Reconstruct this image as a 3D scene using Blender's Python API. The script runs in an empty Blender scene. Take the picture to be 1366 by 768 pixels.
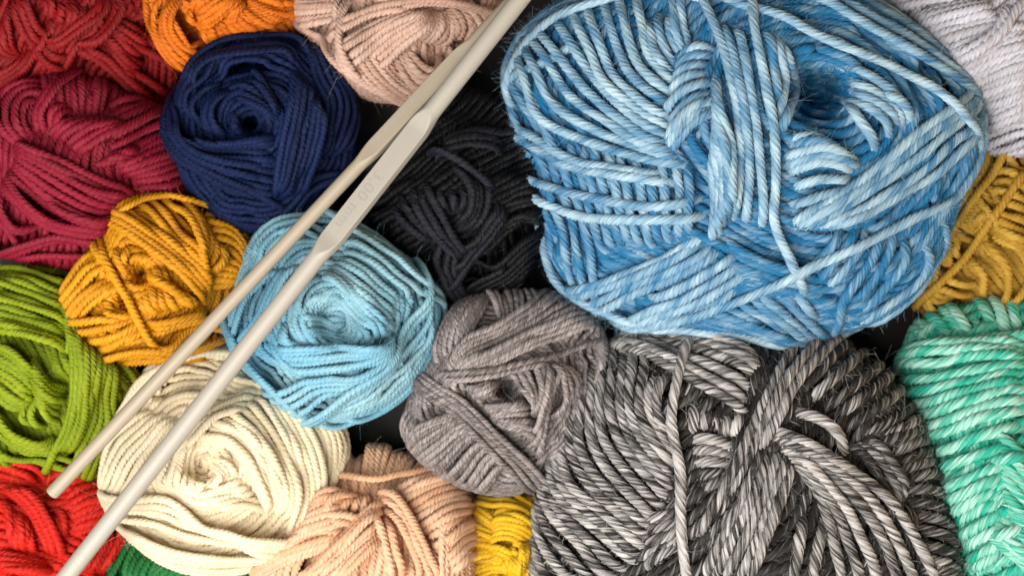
# A close-up of balls of yarn packed together on a dark surface, two crochet hooks lying across them.
import bpy, math, random
import numpy as np

PX = 1.0 / 6000.0            # one photo pixel at the reference height, in metres
REF = 120.0                  # reference height above the table, in pixel units
DCAM = 2040.0                # camera distance above the reference height, in pixel units
CX, CY = 683.0, 384.0
CAM = np.array([0.0, 0.0, (REF + DCAM)])
rng = np.random.default_rng(7)
random.seed(7)
scene = bpy.context.scene
coll = scene.collection


# ------------------------------------------------------------------ scene helpers
def ground_point(px, py, z):
    """Where the sight line through a photo pixel meets the height z (pixel units)."""
    k = (CAM[2] - z) / DCAM
    return np.array([(px - CX) * k, (CY - py) * k, z])


def link(ob, parent=None):
    coll.objects.link(ob)
    if parent is not None:
        ob.parent = parent
    return ob


def mesh_from_arrays(name, verts, quads, mat, parent=None, origin=None, attrs=None, smooth=True):
    me = bpy.data.meshes.new(name)
    v = np.asarray(verts, dtype=np.float32)
    if origin is not None:
        v = v - np.asarray(origin, dtype=np.float32)
    q = np.asarray(quads, dtype=np.int32)
    n = q.shape[1]
    me.vertices.add(len(v))
    me.vertices.foreach_set('co', v.ravel())
    me.loops.add(q.size)
    me.loops.foreach_set('vertex_index', q.ravel())
    me.polygons.add(len(q))
    me.polygons.foreach_set('loop_start', np.arange(0, q.size, n, dtype=np.int32))
    me.polygons.foreach_set('loop_total', np.full(len(q), n, dtype=np.int32))
    me.polygons.foreach_set('use_smooth', np.full(len(q), smooth, dtype=bool))
    if attrs:
        for k, a in attrs.items():
            at = me.attributes.new(k, 'FLOAT_VECTOR', 'POINT')
            at.data.foreach_set('vector', np.asarray(a, dtype=np.float32).ravel())
    me.update(calc_edges=True)
    me.materials.append(mat)
    return link(bpy.data.objects.new(name, me), parent)


# ------------------------------------------------------------------ materials
def nodes_of(name):
    m = bpy.data.materials.new(name)
    m.use_nodes = True
    nt = m.node_tree
    nt.nodes.clear()
    out = nt.nodes.new('ShaderNodeOutputMaterial')
    b = nt.nodes.new('ShaderNodeBsdfPrincipled')
    nt.links.new(b.outputs[0], out.inputs[0])
    return m, nt, b


def yarn_material(name, c1, c2, c3=None, marl=0.0, along=0.0, gloss=0.35, sheen=0.05, fibre=1.25, rough=0.48,
                  thr=0.5, soft=0.18, alen=0.09, tip=None):
    """c1 base, c2 lighter / second ply colour; marl mixes ply by ply, along mixes by stretches of the strand."""
    m, nt, b = nodes_of(name)
    N, L = nt.nodes.new, nt.links.new

    def math_(op, a, bb=None, clamp=False):
        n = N('ShaderNodeMath'); n.operation = op; n.use_clamp = clamp
        for i, x in enumerate((a, bb)):
            if x is None:
                continue
            if isinstance(x, (int, float)):
                n.inputs[i].default_value = x
            else:
                L(x, n.inputs[i])
        return n.outputs[0]

    at = N('ShaderNodeAttribute'); at.attribute_name = 'yarn'       # cos, sin of ply angle, length in diameters
    st = N('ShaderNodeAttribute'); st.attribute_name = 'strand'     # random per strand, tone bias painting shade on deep strands, random
    sep = N('ShaderNodeSeparateXYZ'); L(at.outputs['Vector'], sep.inputs[0])
    ss = N('ShaderNodeSeparateXYZ'); L(st.outputs['Vector'], ss.inputs[0])
    rnd = ss.outputs[0]
    vlen = math_('ADD', sep.outputs[2], math_('MULTIPLY', rnd, 977.0))

    def cyl(kr, kv):
        c = N('ShaderNodeCombineXYZ')
        L(math_('MULTIPLY', sep.outputs[0], kr), c.inputs[0])
        L(math_('MULTIPLY', sep.outputs[1], kr), c.inputs[1])
        L(math_('MULTIPLY', vlen, kv), c.inputs[2])
        return c.outputs[0]

    def noise(vec, detail=2.0, scale=1.0):
        n = N('ShaderNodeTexNoise'); n.inputs['Scale'].default_value = scale
        n.inputs['Detail'].default_value = detail
        L(vec, n.inputs['Vector'])
        return n.outputs['Fac']

    fib = noise(cyl(5.5, 0.9), 3.0)           # fine fibres running with the ply
    fib2 = noise(cyl(13.0, 1.6), 2.0)
    ply = noise(cyl(1.6, 0.10), 1.0)          # ply to ply
    lng = noise(cyl(0.25, alen), 1.0)         # stretches along the strand
    # light/dark factor
    f = math_('ADD', math_('MULTIPLY', math_('SUBTRACT', ply, 0.5), marl * 3.0),
              math_('MULTIPLY', math_('SUBTRACT', lng, 0.5), along * 3.0))
    f = math_('ADD', f, math_('MULTIPLY', math_('SUBTRACT', fib, 0.5), 0.8 * fibre))
    f = math_('ADD', f, math_('MULTIPLY', math_('SUBTRACT', fib2, 0.5), 0.5 * fibre))
    f = math_('ADD', f, math_('MULTIPLY', math_('SUBTRACT', ss.outputs[2], 0.5), 0.22))
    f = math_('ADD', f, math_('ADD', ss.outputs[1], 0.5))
    mr = N('ShaderNodeMapRange'); mr.interpolation_type = 'SMOOTHSTEP'
    L(f, mr.inputs[0])
    mr.inputs[1].default_value = thr - soft * 2
    mr.inputs[2].default_value = thr + soft * 2
    mix = N('ShaderNodeMix'); mix.data_type = 'RGBA'
    L(mr.outputs[0], mix.inputs['Factor'])
    mix.inputs['A'].default_value = (*c1, 1)
    mix.inputs['B'].default_value = (*c2, 1)
    col = mix.outputs['Result']
    if c3 is not None:                        # broad drift of colour through the ball
        tc = N('ShaderNodeTexCoord')
        nn = N('ShaderNodeTexNoise'); nn.inputs['Scale'].default_value = 45.0; nn.inputs['Detail'].default_value = 1.0
        L(tc.outputs['Object'], nn.inputs['Vector'])
        m2 = N('ShaderNodeMix'); m2.data_type = 'RGBA'
        mr2 = N('ShaderNodeMapRange'); L(nn.outputs['Fac'], mr2.inputs[0])
        mr2.inputs[1].default_value = 0.42; mr2.inputs[2].default_value = 0.68
        mr2.inputs[4].default_value = 0.75
        L(mr2.outputs[0], m2.inputs['Factor'])
        L(col, m2.inputs['A']); m2.inputs['B'].default_value = (*c3, 1)
        col = m2.outputs['Result']
    L(col, b.inputs['Base Color'])
    b.inputs['Roughness'].default_value = rough
    b.inputs['Specular IOR Level'].default_value = gloss
    b.inputs['Sheen Weight'].default_value = sheen
    b.inputs['Sheen Roughness'].default_value = 0.45
    L(col, b.inputs['Sheen Tint'])
    bp = N('ShaderNodeBump'); bp.inputs['Strength'].default_value = 0.8
    bp.inputs['Distance'].default_value = 0.0003
    L(math_('ADD', fib, math_('MULTIPLY', fib2, 0.6)), bp.inputs['Height'])
    L(bp.outputs[0], b.inputs['Normal'])
    return m


def surface_material():
    m, nt, b = nodes_of('dark_table')
    N, L = nt.nodes.new, nt.links.new
    tc = N('ShaderNodeTexCoord')
    n = N('ShaderNodeTexNoise'); n.inputs['Scale'].default_value = 60; n.inputs['Detail'].default_value = 6
    L(tc.outputs['Object'], n.inputs['Vector'])
    r = N('ShaderNodeValToRGB')
    r.color_ramp.elements[0].color = (0.004, 0.0035, 0.003, 1)
    r.color_ramp.elements[1].color = (0.014, 0.011, 0.009, 1)
    L(n.outputs['Fac'], r.inputs[0]); L(r.outputs[0], b.inputs['Base Color'])
    b.inputs['Roughness'].default_value = 0.7
    return m


def hook_material(name, c1, c2):
    m, nt, b = nodes_of(name)
    N, L = nt.nodes.new, nt.links.new
    tc = N('ShaderNodeTexCoord')
    mp = N('ShaderNodeMapping'); mp.inputs['Scale'].default_value = (25, 400, 400)
    L(tc.outputs['Object'], mp.inputs[0])
    n = N('ShaderNodeTexNoise'); n.inputs['Scale'].default_value = 1.0; n.inputs['Detail'].default_value = 4
    L(mp.outputs[0], n.inputs['Vector'])
    mix = N('ShaderNodeMix'); mix.data_type = 'RGBA'
    L(n.outputs['Fac'], mix.inputs['Factor'])
    mix.inputs['A'].default_value = (*c1, 1); mix.inputs['B'].default_value = (*c2, 1)
    L(mix.outputs['Result'], b.inputs['Base Color'])
    b.inputs['Roughness'].default_value = 0.42
    b.inputs['Specular IOR Level'].default_value = 0.4
    bp = N('ShaderNodeBump'); bp.inputs['Strength'].default_value = 0.12; bp.inputs['Distance'].default_value = 0.0002
    n2 = N('ShaderNodeTexNoise'); n2.inputs['Scale'].default_value = 900; n2.inputs['Detail'].default_value = 3
    L(tc.outputs['Object'], n2.inputs['Vector']); L(n2.outputs['Fac'], bp.inputs['Height'])
    L(bp.outputs[0], b.inputs['Normal'])
    return m


# ------------------------------------------------------------------ curves
def catmull(P, n):
    P = np.asarray(P, float)
    if len(P) == 2:
        t = np.linspace(0, 1, n)[:, None]
        return P[0] * (1 - t) + P[1] * t
    Q = np.vstack([2 * P[0] - P[1], P, 2 * P[-1] - P[-2]])
    out = []
    m = max(4, int(math.ceil(n * 2 / (len(P) - 1))))
    for i in range(1, len(Q) - 2):
        t = np.linspace(0, 1, m, endpoint=(i == len(Q) - 3))[:, None]
        a, b, c, d = Q[i - 1], Q[i], Q[i + 1], Q[i + 2]
        out.append(0.5 * (2 * b + (c - a) * t + (2 * a - 5 * b + 4 * c - d) * t ** 2 + (3 * b - a - 3 * c + d) * t ** 3))
    return resample(np.vstack(out), n)


def resample(P, n):
    seg = np.sqrt((np.diff(P, axis=0) ** 2).sum(1))
    s = np.concatenate([[0], np.cumsum(seg)])
    t = np.linspace(0, s[-1], n)
    return np.stack([np.interp(t, s, P[:, k]) for k in range(P.shape[1])], 1)


def smooth_noise(n, step):
    m = max(2, int(n / max(step, 1)) + 3)
    k = rng.standard_normal(m)
    x = np.linspace(0, m - 1.001, n)
    i = x.astype(int); f = x - i
    f = f * f * (3 - 2 * f)
    return k[i] * (1 - f) + k[np.minimum(i + 1, m - 1)] * f


def gauss(a, sig):
    r = int(sig * 3) + 1
    if len(a) < 3 or sig < 0.3:
        return a
    k = np.exp(-0.5 * (np.arange(-r, r + 1) / sig) ** 2); k /= k.sum()
    return np.convolve(np.pad(a, r, mode='edge'), k, 'valid')


# ------------------------------------------------------------------ one ball of yarn
class Ball:
    def __init__(self, name, label, outline, centre, c, d, mat, zc=None, holes=(), inset=0.5, pitch=2.7, plies=4,
                 fuzz=800, fill=1.0, flen=1.6, seed=1, under=0.0, over=0.0, waist=0.4, gap=0.92, groove=0.64, wide=1.13, rise=0.1):
        d = d * (0.84 if gap < 1 else 0.88)
        self.d, self.mat, self.c, self.pitch, self.plies = d, mat, c, pitch, plies
        self.fuzz_n, self.flen = fuzz, flen
        self.zc = c + 2 if zc is None else zc
        O = np.asarray(outline, float)
        self.ctr = np.array(centre, float)
        rel = O - self.ctr
        rel[:, 1] *= -1
        ang = np.arctan2(rel[:, 1], rel[:, 0]); rad = np.hypot(rel[:, 0], rel[:, 1]) - inset * d
        o = np.argsort(ang); ang, rad = ang[o], rad[o]
        A = np.concatenate([ang - 2 * math.pi, ang, ang + 2 * math.pi]); Rr = np.tile(rad, 3)
        fine = np.linspace(-math.pi, math.pi, 721)
        r = np.interp(fine, A, Rr)
        k = np.exp(-0.5 * (np.arange(-24, 25) / 9.0) ** 2); k /= k.sum()
        r = np.convolve(np.concatenate([r[-25:-1], r, r[1:25]]), k, 'valid')
        self.fa, self.fr = fine, r
        self.Rm = float(r.mean())
        # local frame: the axis leans to the camera so that the silhouette is where the photo shows it
        self.cw = ground_point(*self.ctr, self.zc)
        self.D = CAM[2] - self.zc
        ax = CAM - self.cw
        self.ez = ax / np.linalg.norm(ax)
        self.Dl = np.linalg.norm(ax)
        ex = np.array([1.0, 0, 0]); ex = ex - self.ez * ex.dot(self.ez); self.ex = ex / np.linalg.norm(ex)
        self.ey = np.cross(self.ez, self.ex)
        self.holes = []
        for hx, hy, hr, hd in holes:
            self.holes.append((hx - self.ctr[0], self.ctr[1] - hy, hr, hd))
        self.cell = 2.0
        self.gh = int(self.fr.max() * 1.75 / self.cell) + 4
        self.H = np.zeros((2 * self.gh + 1, 2 * self.gh + 1))
        self.root = bpy.data.objects.new(name, None)
        link(self.root)
        self.root.location = (self.cw[0] * PX, self.cw[1] * PX, 0)
        self.root['label'] = label
        self.root['category'] = 'yarn ball'
        self.root['group'] = 'balls of yarn packed side by side'
        self.org = np.array(self.root.location)
        self.fuzz_src = []
        self.raise_ = 0.0
        self.bias = 0.0; self.under, self.over, self.waist, self.gap, self.groove, self.wide, self.raise_ = under, over, waist, gap, groove, wide, rise
        self.view = (0, 0, 1.0)
        # perspective factor used for the lateral size
        self.windings(fill); self.core()

    def R(self, phi):
        return np.interp(phi, self.fa, self.fr)

    # unit vectors <-> photo offsets
    def unit_from_px(self, P):
        x = P[:, 0] - self.ctr[0]; y = self.ctr[1] - P[:, 1]
        phi = np.arctan2(y, x); rho = np.hypot(x, y) / self.R(phi)
        th = np.where(rho < 1, np.arcsin(np.clip(rho, 0, 1)), math.pi / 2 + (rho - 1) * 1.6)
        # ease the kink at the edge
        th = np.where((rho > 0.93) & (rho < 1.07), np.interp(rho, [0.93, 1.07], [math.asin(0.93), math.pi / 2 + 0.112]), th)
        th = np.minimum(th, 2.4)
        return np.stack([np.sin(th) * np.cos(phi), np.sin(th) * np.sin(phi), np.cos(th)], 1)

    def place(self, U, lift, crater=True):
        """Unit directions plus a lift (pixels) to world points and outward normals."""
        phi = np.arctan2(U[:, 1], U[:, 0]); s = np.hypot(U[:, 0], U[:, 1])
        R = self.R(phi)
        cs = np.where(s > 1e-9, U[:, 0] / np.maximum(s, 1e-9), 1); sn = np.where(s > 1e-9, U[:, 1] / np.maximum(s, 1e-9), 0)
        x, y, z = R * s * cs, R * s * sn, self.c * U[:, 2]
        if crater:
            dep = np.zeros(len(U))
            for hx, hy, hr, hd in self.holes:
                q = np.hypot(x - hx, y - hy) / hr
                dep = np.maximum(dep, 1.5 * hd * np.exp(-(q / 1.15) ** 4))
            dep = np.where(U[:, 2] > 0, dep, 0)
            z = z - dep
        Rm = self.Rm
        top = 3.0 * self.d                # strands near the rim are pulled tight
        lift = np.where(lift > 0, top * np.tanh(lift / top), lift)
        rim = np.clip((U[:, 2] + 0.05) / 0.60, 0, 1)
        lift = np.where(lift > 0, lift * (0.42 + 0.58 * rim), lift)
        n = np.stack([U[:, 0] / Rm, U[:, 1] / Rm, U[:, 2] / self.c], 1)
        n /= np.linalg.norm(n, axis=1)[:, None]
        x = x + n[:, 0] * lift; y = y + n[:, 1] * lift; z = z + n[:, 2] * lift
        k = (self.Dl - z) / DCAM          # keeps the widths true to a real ball seen from this distance
        W = self.cw + np.outer(x * k, self.ex) + np.outer(y * k, self.ey) + np.outer(z * self.Dl / DCAM, self.ez)
        Nw = np.outer(n[:, 0], self.ex) + np.outer(n[:, 1], self.ey) + np.outer(n[:, 2], self.ez)
        return W, Nw

    def grid_idx(self, U, off=0.0, side=None):
        phi = np.arctan2(U[:, 1], U[:, 0]); s = np.hypot(U[:, 0], U[:, 1])
        s = np.where(U[:, 2] < 0, 2 - s, s)
        R = self.R(phi)
        x = R * s * np.cos(phi); y = R * s * np.sin(phi)
        if side is not None:
            x = x + side[:, 0] * off; y = y + side[:, 1] * off
        return (np.clip((x / self.cell + self.gh).round().astype(int), 0, 2 * self.gh),
                np.clip((y / self.cell + self.gh).round().astype(int), 0, 2 * self.gh))

    def lay(self, U, d, tuck=(1, 1), tension=2.2, lay=True, bridge=False):
        """Lay a strand on what is already wound and return its lift."""
        phi = np.arctan2(U[:, 1], U[:, 0]); s = np.hypot(U[:, 0], U[:, 1]); s = np.where(U[:, 2] < 0, 2 - s, s)
        R = self.R(phi)
        xy = np.stack([R * s * np.cos(phi), R * s * np.sin(phi)], 1)
        t = np.gradient(xy, axis=0); t /= np.maximum(np.linalg.norm(t, axis=1), 1e-6)[:, None]
        side = np.stack([-t[:, 1], t[:, 0]], 1)
        ds = np.linalg.norm(np.diff(xy, axis=0), axis=1); L = np.concatenate([[0], np.cumsum(ds)]); tot = L[-1]
        step = max(tot / len(U), 1e-3)
        h = np.full(len(U), -1e9)
        for o in (-0.22, 0, 0.22):
            i, j = self.grid_idx(U, o * d, side)
            h = np.maximum(h, self.H[i, j])
        w = max(1, int(0.6 * d / step))
        hp = np.pad(h, w, mode='edge')
        hm = np.max(np.stack([hp[k:k + len(h)] for k in range(2 * w + 1)]), 0)
        z = gauss(0.7 * hm + 0.3 * h, tension * d / step * 0.45) + 0.30 * d
        z = z + smooth_noise(len(U), 3.5 * d / step) * 0.06 * d
        if tuck[0]:
            z = z - (1.9 + 1.6 * self.raise_) * d * np.clip(1 - L / (2.4 * d), 0, 1) ** 1.6
        if tuck[1]:
            z = z - (1.9 + 1.6 * self.raise_) * d * np.clip(1 - (tot - L) / (2.4 * d), 0, 1) ** 1.6
        if lay:
            r = 0.5 * d
            for o in (-0.36, -0.18, 0, 0.18, 0.36):
                i, j = self.grid_idx(U, o * d, side)
                top = z + math.sqrt(max(r * r - (o * d) ** 2, 0)) * 0.72
                np.maximum.at(self.H, (i, j), top)
        return z

    # ---- mesh of a strand
    def tube(self, U, z, d, nv, spacing, store, crater=True):
        W, N = self.place(U, z, crater)
        n = max(6, int(np.sqrt((np.diff(W, axis=0) ** 2).sum(1)).sum() / (spacing * d)))
        seg = np.sqrt((np.diff(W, axis=0) ** 2).sum(1)); s = np.concatenate([[0], np.cumsum(seg)])
        t = np.linspace(0, s[-1], n)
        W = np.stack([np.interp(t, s, W[:, k]) for k in range(3)], 1)
        N = np.stack([np.interp(t, s, N[:, k]) for k in range(3)], 1)
        sg = max(0.6, 0.35 / spacing)
        Wm = np.stack([gauss(W[:, k], sg) for k in range(3)], 1); Wm[0], Wm[-1] = W[0], W[-1]; W = Wm
        T = np.gradient(W, axis=0); T /= np.maximum(np.linalg.norm(T, axis=1), 1e-9)[:, None]
        N = N - T * (N * T).sum(1)[:, None]; N /= np.maximum(np.linalg.norm(N, axis=1), 1e-9)[:, None]
        B = np.cross(T, N)
        a = np.arange(nv) / nv * 2 * math.pi
        ph = (np.arange(nv) * self.plies / nv) % 1.0
        prof = self.groove + (1.05 - self.groove) * np.abs(np.sin(math.pi * ph + 1e-9)) ** 0.85
        prof = prof * (0.5 * d)
        wob = np.cumsum(1 + 0.22 * smooth_noise(n, 6 / spacing)) * (t[1] - t[0])
        tw = -2 * math.pi * wob / (self.pitch * d) + rng.uniform(0, 6.28)
        rr = 1 + 0.055 * smooth_noise(n, 2.2 / spacing)
        # ends close to a point inside the ball
        cap = np.clip(np.minimum(np.arange(n), np.arange(n)[::-1]) / 1.5, 0.05, 1) ** 0.5
        rr = rr * cap
        ang = a[None, :] + tw[:, None]
        rad = prof[None, :] * rr[:, None] * (1 + 0.035 * rng.standard_normal((n, nv)))
        V = W[:, None, :] + (rad * np.cos(ang) * 0.95)[..., None] * N[:, None, :] + (rad * np.sin(ang) * self.wide)[..., None] * B[:, None, :]
        base = store['n']
        i = np.arange(n - 1)[:, None] * nv; k = np.arange(nv)[None, :]; k2 = (k + 1) % nv
        q = np.stack([i + k, i + nv + k, i + nv + k2, i + k2], -1).reshape(-1, 4) + base
        store['v'].append(V.reshape(-1, 3)); store['q'].append(q); store['n'] += n * nv
        vl = np.broadcast_to((t / d)[:, None], (n, nv))
        ca = np.broadcast_to(np.cos(a)[None, :], (n, nv)); sa = np.broadcast_to(np.sin(a)[None, :], (n, nv))
        store['y'].append(np.stack([ca, sa, vl], -1).reshape(-1, 3))
        r1, r2 = rng.uniform(), rng.uniform()
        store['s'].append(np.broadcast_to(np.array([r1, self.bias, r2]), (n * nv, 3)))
        if self.fuzz_n:
            vis = np.where(N[:, 2] > -0.1)[0]
            if len(vis) > 4:
                self.fuzz_src.append((W[vis], N[vis], T[vis], d, r1))

    def flush(self, name, store):
        if not store['v']:
            return None
        V = np.concatenate(store['v']) * PX
        return mesh_from_arrays(name, V, np.concatenate(store['q']), self.mat, self.root, self.org,
                                {'yarn': np.concatenate(store['y']), 'strand': np.concatenate(store['s'])})

    @staticmethod
    def store():
        return dict(v=[], q=[], y=[], s=[], n=0)

    # ---- pieces
    def core(self):
        nu, nvv = 72, 40
        th = np.linspace(0.02, math.pi - 0.02, nvv); ph = np.linspace(-math.pi, math.pi, nu, endpoint=False)
        T, P = np.meshgrid(th, ph, indexing='ij')
        U = np.stack([np.sin(T) * np.cos(P), np.sin(T) * np.sin(P), np.cos(T)], -1).reshape(-1, 3)
        W, _ = self.place(U, np.full(len(U), -self.bed - 0.15 * self.d))
        i = np.arange(nvv - 1)[:, None] * nu; k = np.arange(nu)[None, :]
        q = np.stack([i + k, i + nu + k, i + nu + (k + 1) % nu, i + (k + 1) % nu], -1).reshape(-1, 4)
        y = np.stack([np.cos(P * 9), np.sin(P * 9), T * 12], -1).reshape(-1, 3)
        mesh_from_arrays('core', W * PX, q, self.mat, self.root, self.org, {'yarn': y, 'strand': np.zeros((len(U), 3))})

    def windings(self, fill):
        """What lies under the drawn bands: a full coil, crossing wraps over it, then a coil round the waist."""
        d = self.d
        Rm = self.Rm
        self.bias = self.under  # darker tone for the bed strands, painting shade into the gaps
        todo = []

        def ring(n, off, wig=0.02):
            n = n + wig * rng.standard_normal(3); n = n / np.linalg.norm(n)
            u = np.cross(n, [0.31, 0.17, 0.05]); u /= np.linalg.norm(u); v = np.cross(n, u)
            m = int(max(60, 2 * math.pi * Rm / (0.55 * d)))
            t = np.linspace(0, 2 * math.pi, m) + rng.uniform(0, 6.28)
            rr = math.sqrt(max(1 - off * off, 0.0))
            o = off + 0.10 * d / Rm * smooth_noise(m, 9)[:, None]
            P = o * n[None, :] + rr * (np.cos(t)[:, None] * u + np.sin(t)[:, None] * v)
            P /= np.linalg.norm(P, axis=1)[:, None]
            keep = P[:, 2] > -0.72
            if keep.all():
                runs = [np.arange(m)]
            else:
                k0 = int(np.where(~keep)[0][0])
                order = np.roll(np.arange(m), -k0); kk = keep[order]
                ed = np.diff(np.concatenate([[0], kk.astype(int), [0]]))
                runs = [order[a:bb] for a, bb in zip(np.where(ed == 1)[0], np.where(ed == -1)[0])]
            for r in runs:
                if len(r) > 12:
                    todo.append((P[r], self.lay(P[r], d, (0, 0), 1.2)))

        def axis(k):
            n = np.array([0, 0, 1.0]) + rng.standard_normal(3) * np.array([k, k, 0])
            return n / np.linalg.norm(n)
        st_ = 1.02 * d / Rm
        n = rng.standard_normal(3); n[2] = 0.25; n /= np.linalg.norm(n)
        for th in np.arange(0.06, math.pi - 0.06, st_):
            ring(n, math.cos(th), 0.008)
        per = 5
        for b in range(int(fill * 0.35 * math.pi * Rm / (per * d))):
            n = rng.standard_normal(3); n[2] *= 0.5; n /= np.linalg.norm(n)
            th0 = rng.uniform(0.8, 2.3)
            for j in range(per):
                ring(n, math.cos(th0 + (j - per / 2) * st_), 0.012)
        if self.waist > 0 and self.holes:         # the last coil winds round the open centre
            hx, hy = self.holes[0][:2]
            q = np.hypot(hx, hy) / self.R(math.atan2(hy, hx)); a = math.atan2(hy, hx)
            n = np.array([q * math.cos(a), q * math.sin(a), math.sqrt(max(0.0, 1 - q * q))])
            for th in np.arange(0.06, 2.2, st_):
                ring(n, math.cos(th), 0.010)
        else:
            n = rng.standard_normal(3); n[2] = 0.15; n /= np.linalg.norm(n)
            for th in np.arange(0.06, math.pi - 0.06, st_):
                ring(n, math.cos(th), 0.010)
        g = np.arange(-self.gh, self.gh + 1) * self.cell
        gx, gy = np.meshgrid(g, g, indexing='ij')
        inside = np.hypot(gx, gy) < self.R(np.arctan2(gy, gx)) * 0.97
        mean = float(np.percentile(self.H[inside], 85))
        self.H -= mean
        self.bed = mean
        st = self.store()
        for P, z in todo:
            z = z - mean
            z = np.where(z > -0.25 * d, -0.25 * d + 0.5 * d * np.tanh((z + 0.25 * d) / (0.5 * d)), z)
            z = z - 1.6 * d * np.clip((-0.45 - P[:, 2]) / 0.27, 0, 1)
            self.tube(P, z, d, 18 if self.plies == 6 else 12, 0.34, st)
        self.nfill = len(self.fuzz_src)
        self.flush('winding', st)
        self.H = np.clip(self.H, -1.35 * d, 0.5 * d) + self.raise_ * d

    def band(self, n, *guides, dd=1.0, tuck=(1, 1), name=None, bridge=False, jit=1.0, ten=2.5, bias=0.0):
        """n neighbouring strands spread between guide lines (flat strings of view coordinates)."""
        x0, y0, s = self.view
        n = int(round(n * 1.16)) if n >= 4 else n
        want = n
        self.bias = bias + self.over + (0.12 if n == 1 else 0.0) * (self.over != 0)
        G = []
        for g in guides:
            a = np.array([float(t) for t in g.split()]).reshape(-1, 2) / s + np.array([x0, y0])
            G.append(a)
        d = self.d * dd
        L = max(np.sqrt((np.diff(a, axis=0) ** 2).sum(1)).sum() for a in G)
        m = int(max(16, L / (0.28 * d)))
        C = np.stack([catmull(a, m) for a in G])
        if n > 2 and len(G) > 1:           # never closer than the strands are thick
            wid = np.median(np.sqrt((np.diff(C, axis=0) ** 2).sum(2)).sum(0))
            fit = max(2, round(wid / (self.gap * d)) + 1)
            n = int(min(n, fit)) if self.gap > 1 or n <= 3 else int(np.clip(fit, 0.7 * n, 1.6 * n))
        st = self.store()
        idx = np.linspace(0, len(G) - 1, n) if n > 1 else np.array([0.0 if len(G) == 1 else (len(G) - 1) / 2])
        order = np.arange(n)
        if n > 2 and rng.uniform() < 0.5:
            order = order[::-1]
        for j in order:
            x = idx[j]
            if n > 2 and 0 < j < n - 1:
                x = x + rng.uniform(-0.13, 0.13) * (len(G) - 1) / (n - 1) * jit
            i = min(int(x), max(len(G) - 2, 0)); f = x - i
            P = C[i] * (1 - f) + C[min(i + 1, len(G) - 1)] * f
            if len(G) > 2:                     # smooth blend through the guides
                k = np.clip(1 - np.abs(np.arange(len(G)) - x) / 1.35, 0, 1); k /= k.sum()
                P = 0.45 * P + 0.55 * np.tensordot(k, C, 1)
            tt = np.gradient(P, axis=0); tt /= np.maximum(np.linalg.norm(tt, axis=1), 1e-6)[:, None]
            sd = np.stack([-tt[:, 1], tt[:, 0]], 1)
            P = P + sd * (smooth_noise(m, m * d * 5.0 / L) * 0.06 * d * jit)[:, None]
            if n > 1:                          # uneven ends
                e0, e1 = rng.uniform(-0.5, 0.5, 2) * d * jit
                P[0] -= tt[0] * e0; P[-1] += tt[-1] * e1
                P = catmull(P, m)
            tk = list(tuck)
            for e in (0, 1):               # strands that reach the rim carry on round the side
                Q = P[::-1] if e == 0 else P
                end, tg = Q[-1], Q[-1] - Q[-3]
                tg = tg / max(np.linalg.norm(tg), 1e-6)
                r = end - self.ctr; rr = np.linalg.norm(r)
                rho = rr / self.R(math.atan2(-r[1], r[0]))
                if rho > 0.84 and tg.dot(r / rr) > 0.2:
                    ext = [end + tg * d * 0.3 * k for k in range(1, int(4.5 + (1.35 - rho) * rr / (0.3 * d)))]
                    if ext:
                        Q = np.vstack([Q, ext])
                        tk[e] = 0
                        P = Q[::-1] if e == 0 else Q
            U = self.unit_from_px(P)
            z = self.lay(U, d, tk, ten)
            self.tube(U, z, d, 18 if self.plies == 6 else 12, 0.24, st, not bridge)
        self.flush(name or ('strand_band' if n > 1 else 'loose_strand'), st)
        return self

    def fuzz(self):
        if not self.fuzz_n or not self.fuzz_src:
            return
        wts = np.array([len(a[0]) for a in self.fuzz_src], float)
        # later strands lie on top: favour them
        wts[:self.nfill] *= 0.12
        cnt = rng.multinomial(self.fuzz_n, wts / wts.sum())
        V, Q, Y, S = [], [], [], []; base = 0
        ns = 6
        for (W, N, T, d, r1), c in zip(self.fuzz_src, cnt):
            if c == 0:
                continue
            i = rng.integers(0, len(W), c)
            w, n, t = W[i], N[i], T[i]
            b = np.cross(t, n)
            a = rng.uniform(-1.5, 1.5, c)
            out = np.cos(a)[:, None] * n + np.sin(a)[:, None] * b
            p = w + out * (0.46 * d)
            tilt = rng.normal(0, 1, c)[:, None]
            dirv = out * rng.uniform(0.05, 0.8, c)[:, None] + t * np.where(rng.uniform(size=c) < 0.5, -1, 1)[:, None] * 0.8 + b * tilt * 0.5
            dirv /= np.linalg.norm(dirv, axis=1)[:, None]
            ln = d * self.flen * np.minimum(rng.gamma(2.0, 0.32, c), 1.1)
            curl = np.cross(dirv, rng.standard_normal((c, 3))) * rng.uniform(0.5, 2.2, c)[:, None]
            curl2 = rng.standard_normal((c, 3)) * 0.4
            pts = []
            for k in range(ns):
                u = k / (ns - 1)
                pts.append(p + dirv * (ln * u)[:, None] + curl * (ln * u * u * 0.6)[:, None] + curl2 * (ln * math.sin(u * 5.0) * 0.35 * u)[:, None])
            pts = np.stack(pts, 1)
            view = CAM - pts[:, 0]
            tg = np.gradient(pts, axis=1)
            sd = np.cross(tg, rng.standard_normal((c, 1, 3)) * 0.5 + np.array([0, 0, 1.0])[None, None, :])
            sd /= np.maximum(np.linalg.norm(sd, axis=2), 1e-9)[..., None]
            wd = 0.10 * rng.uniform(0.6, 1.3, c)[:, None, None] * np.linspace(1, 0.45, ns)[None, :, None]
            A, Bv = pts + sd * wd, pts - sd * wd
            VV = np.stack([A, Bv], 2).reshape(c, ns * 2, 3)
            k = np.arange(ns - 1) * 2
            q1 = np.stack([k, k + 1, k + 3, k + 2], 1)
            q = (q1[None] + (np.arange(c) * ns * 2)[:, None, None]).reshape(-1, 4) + base
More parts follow.
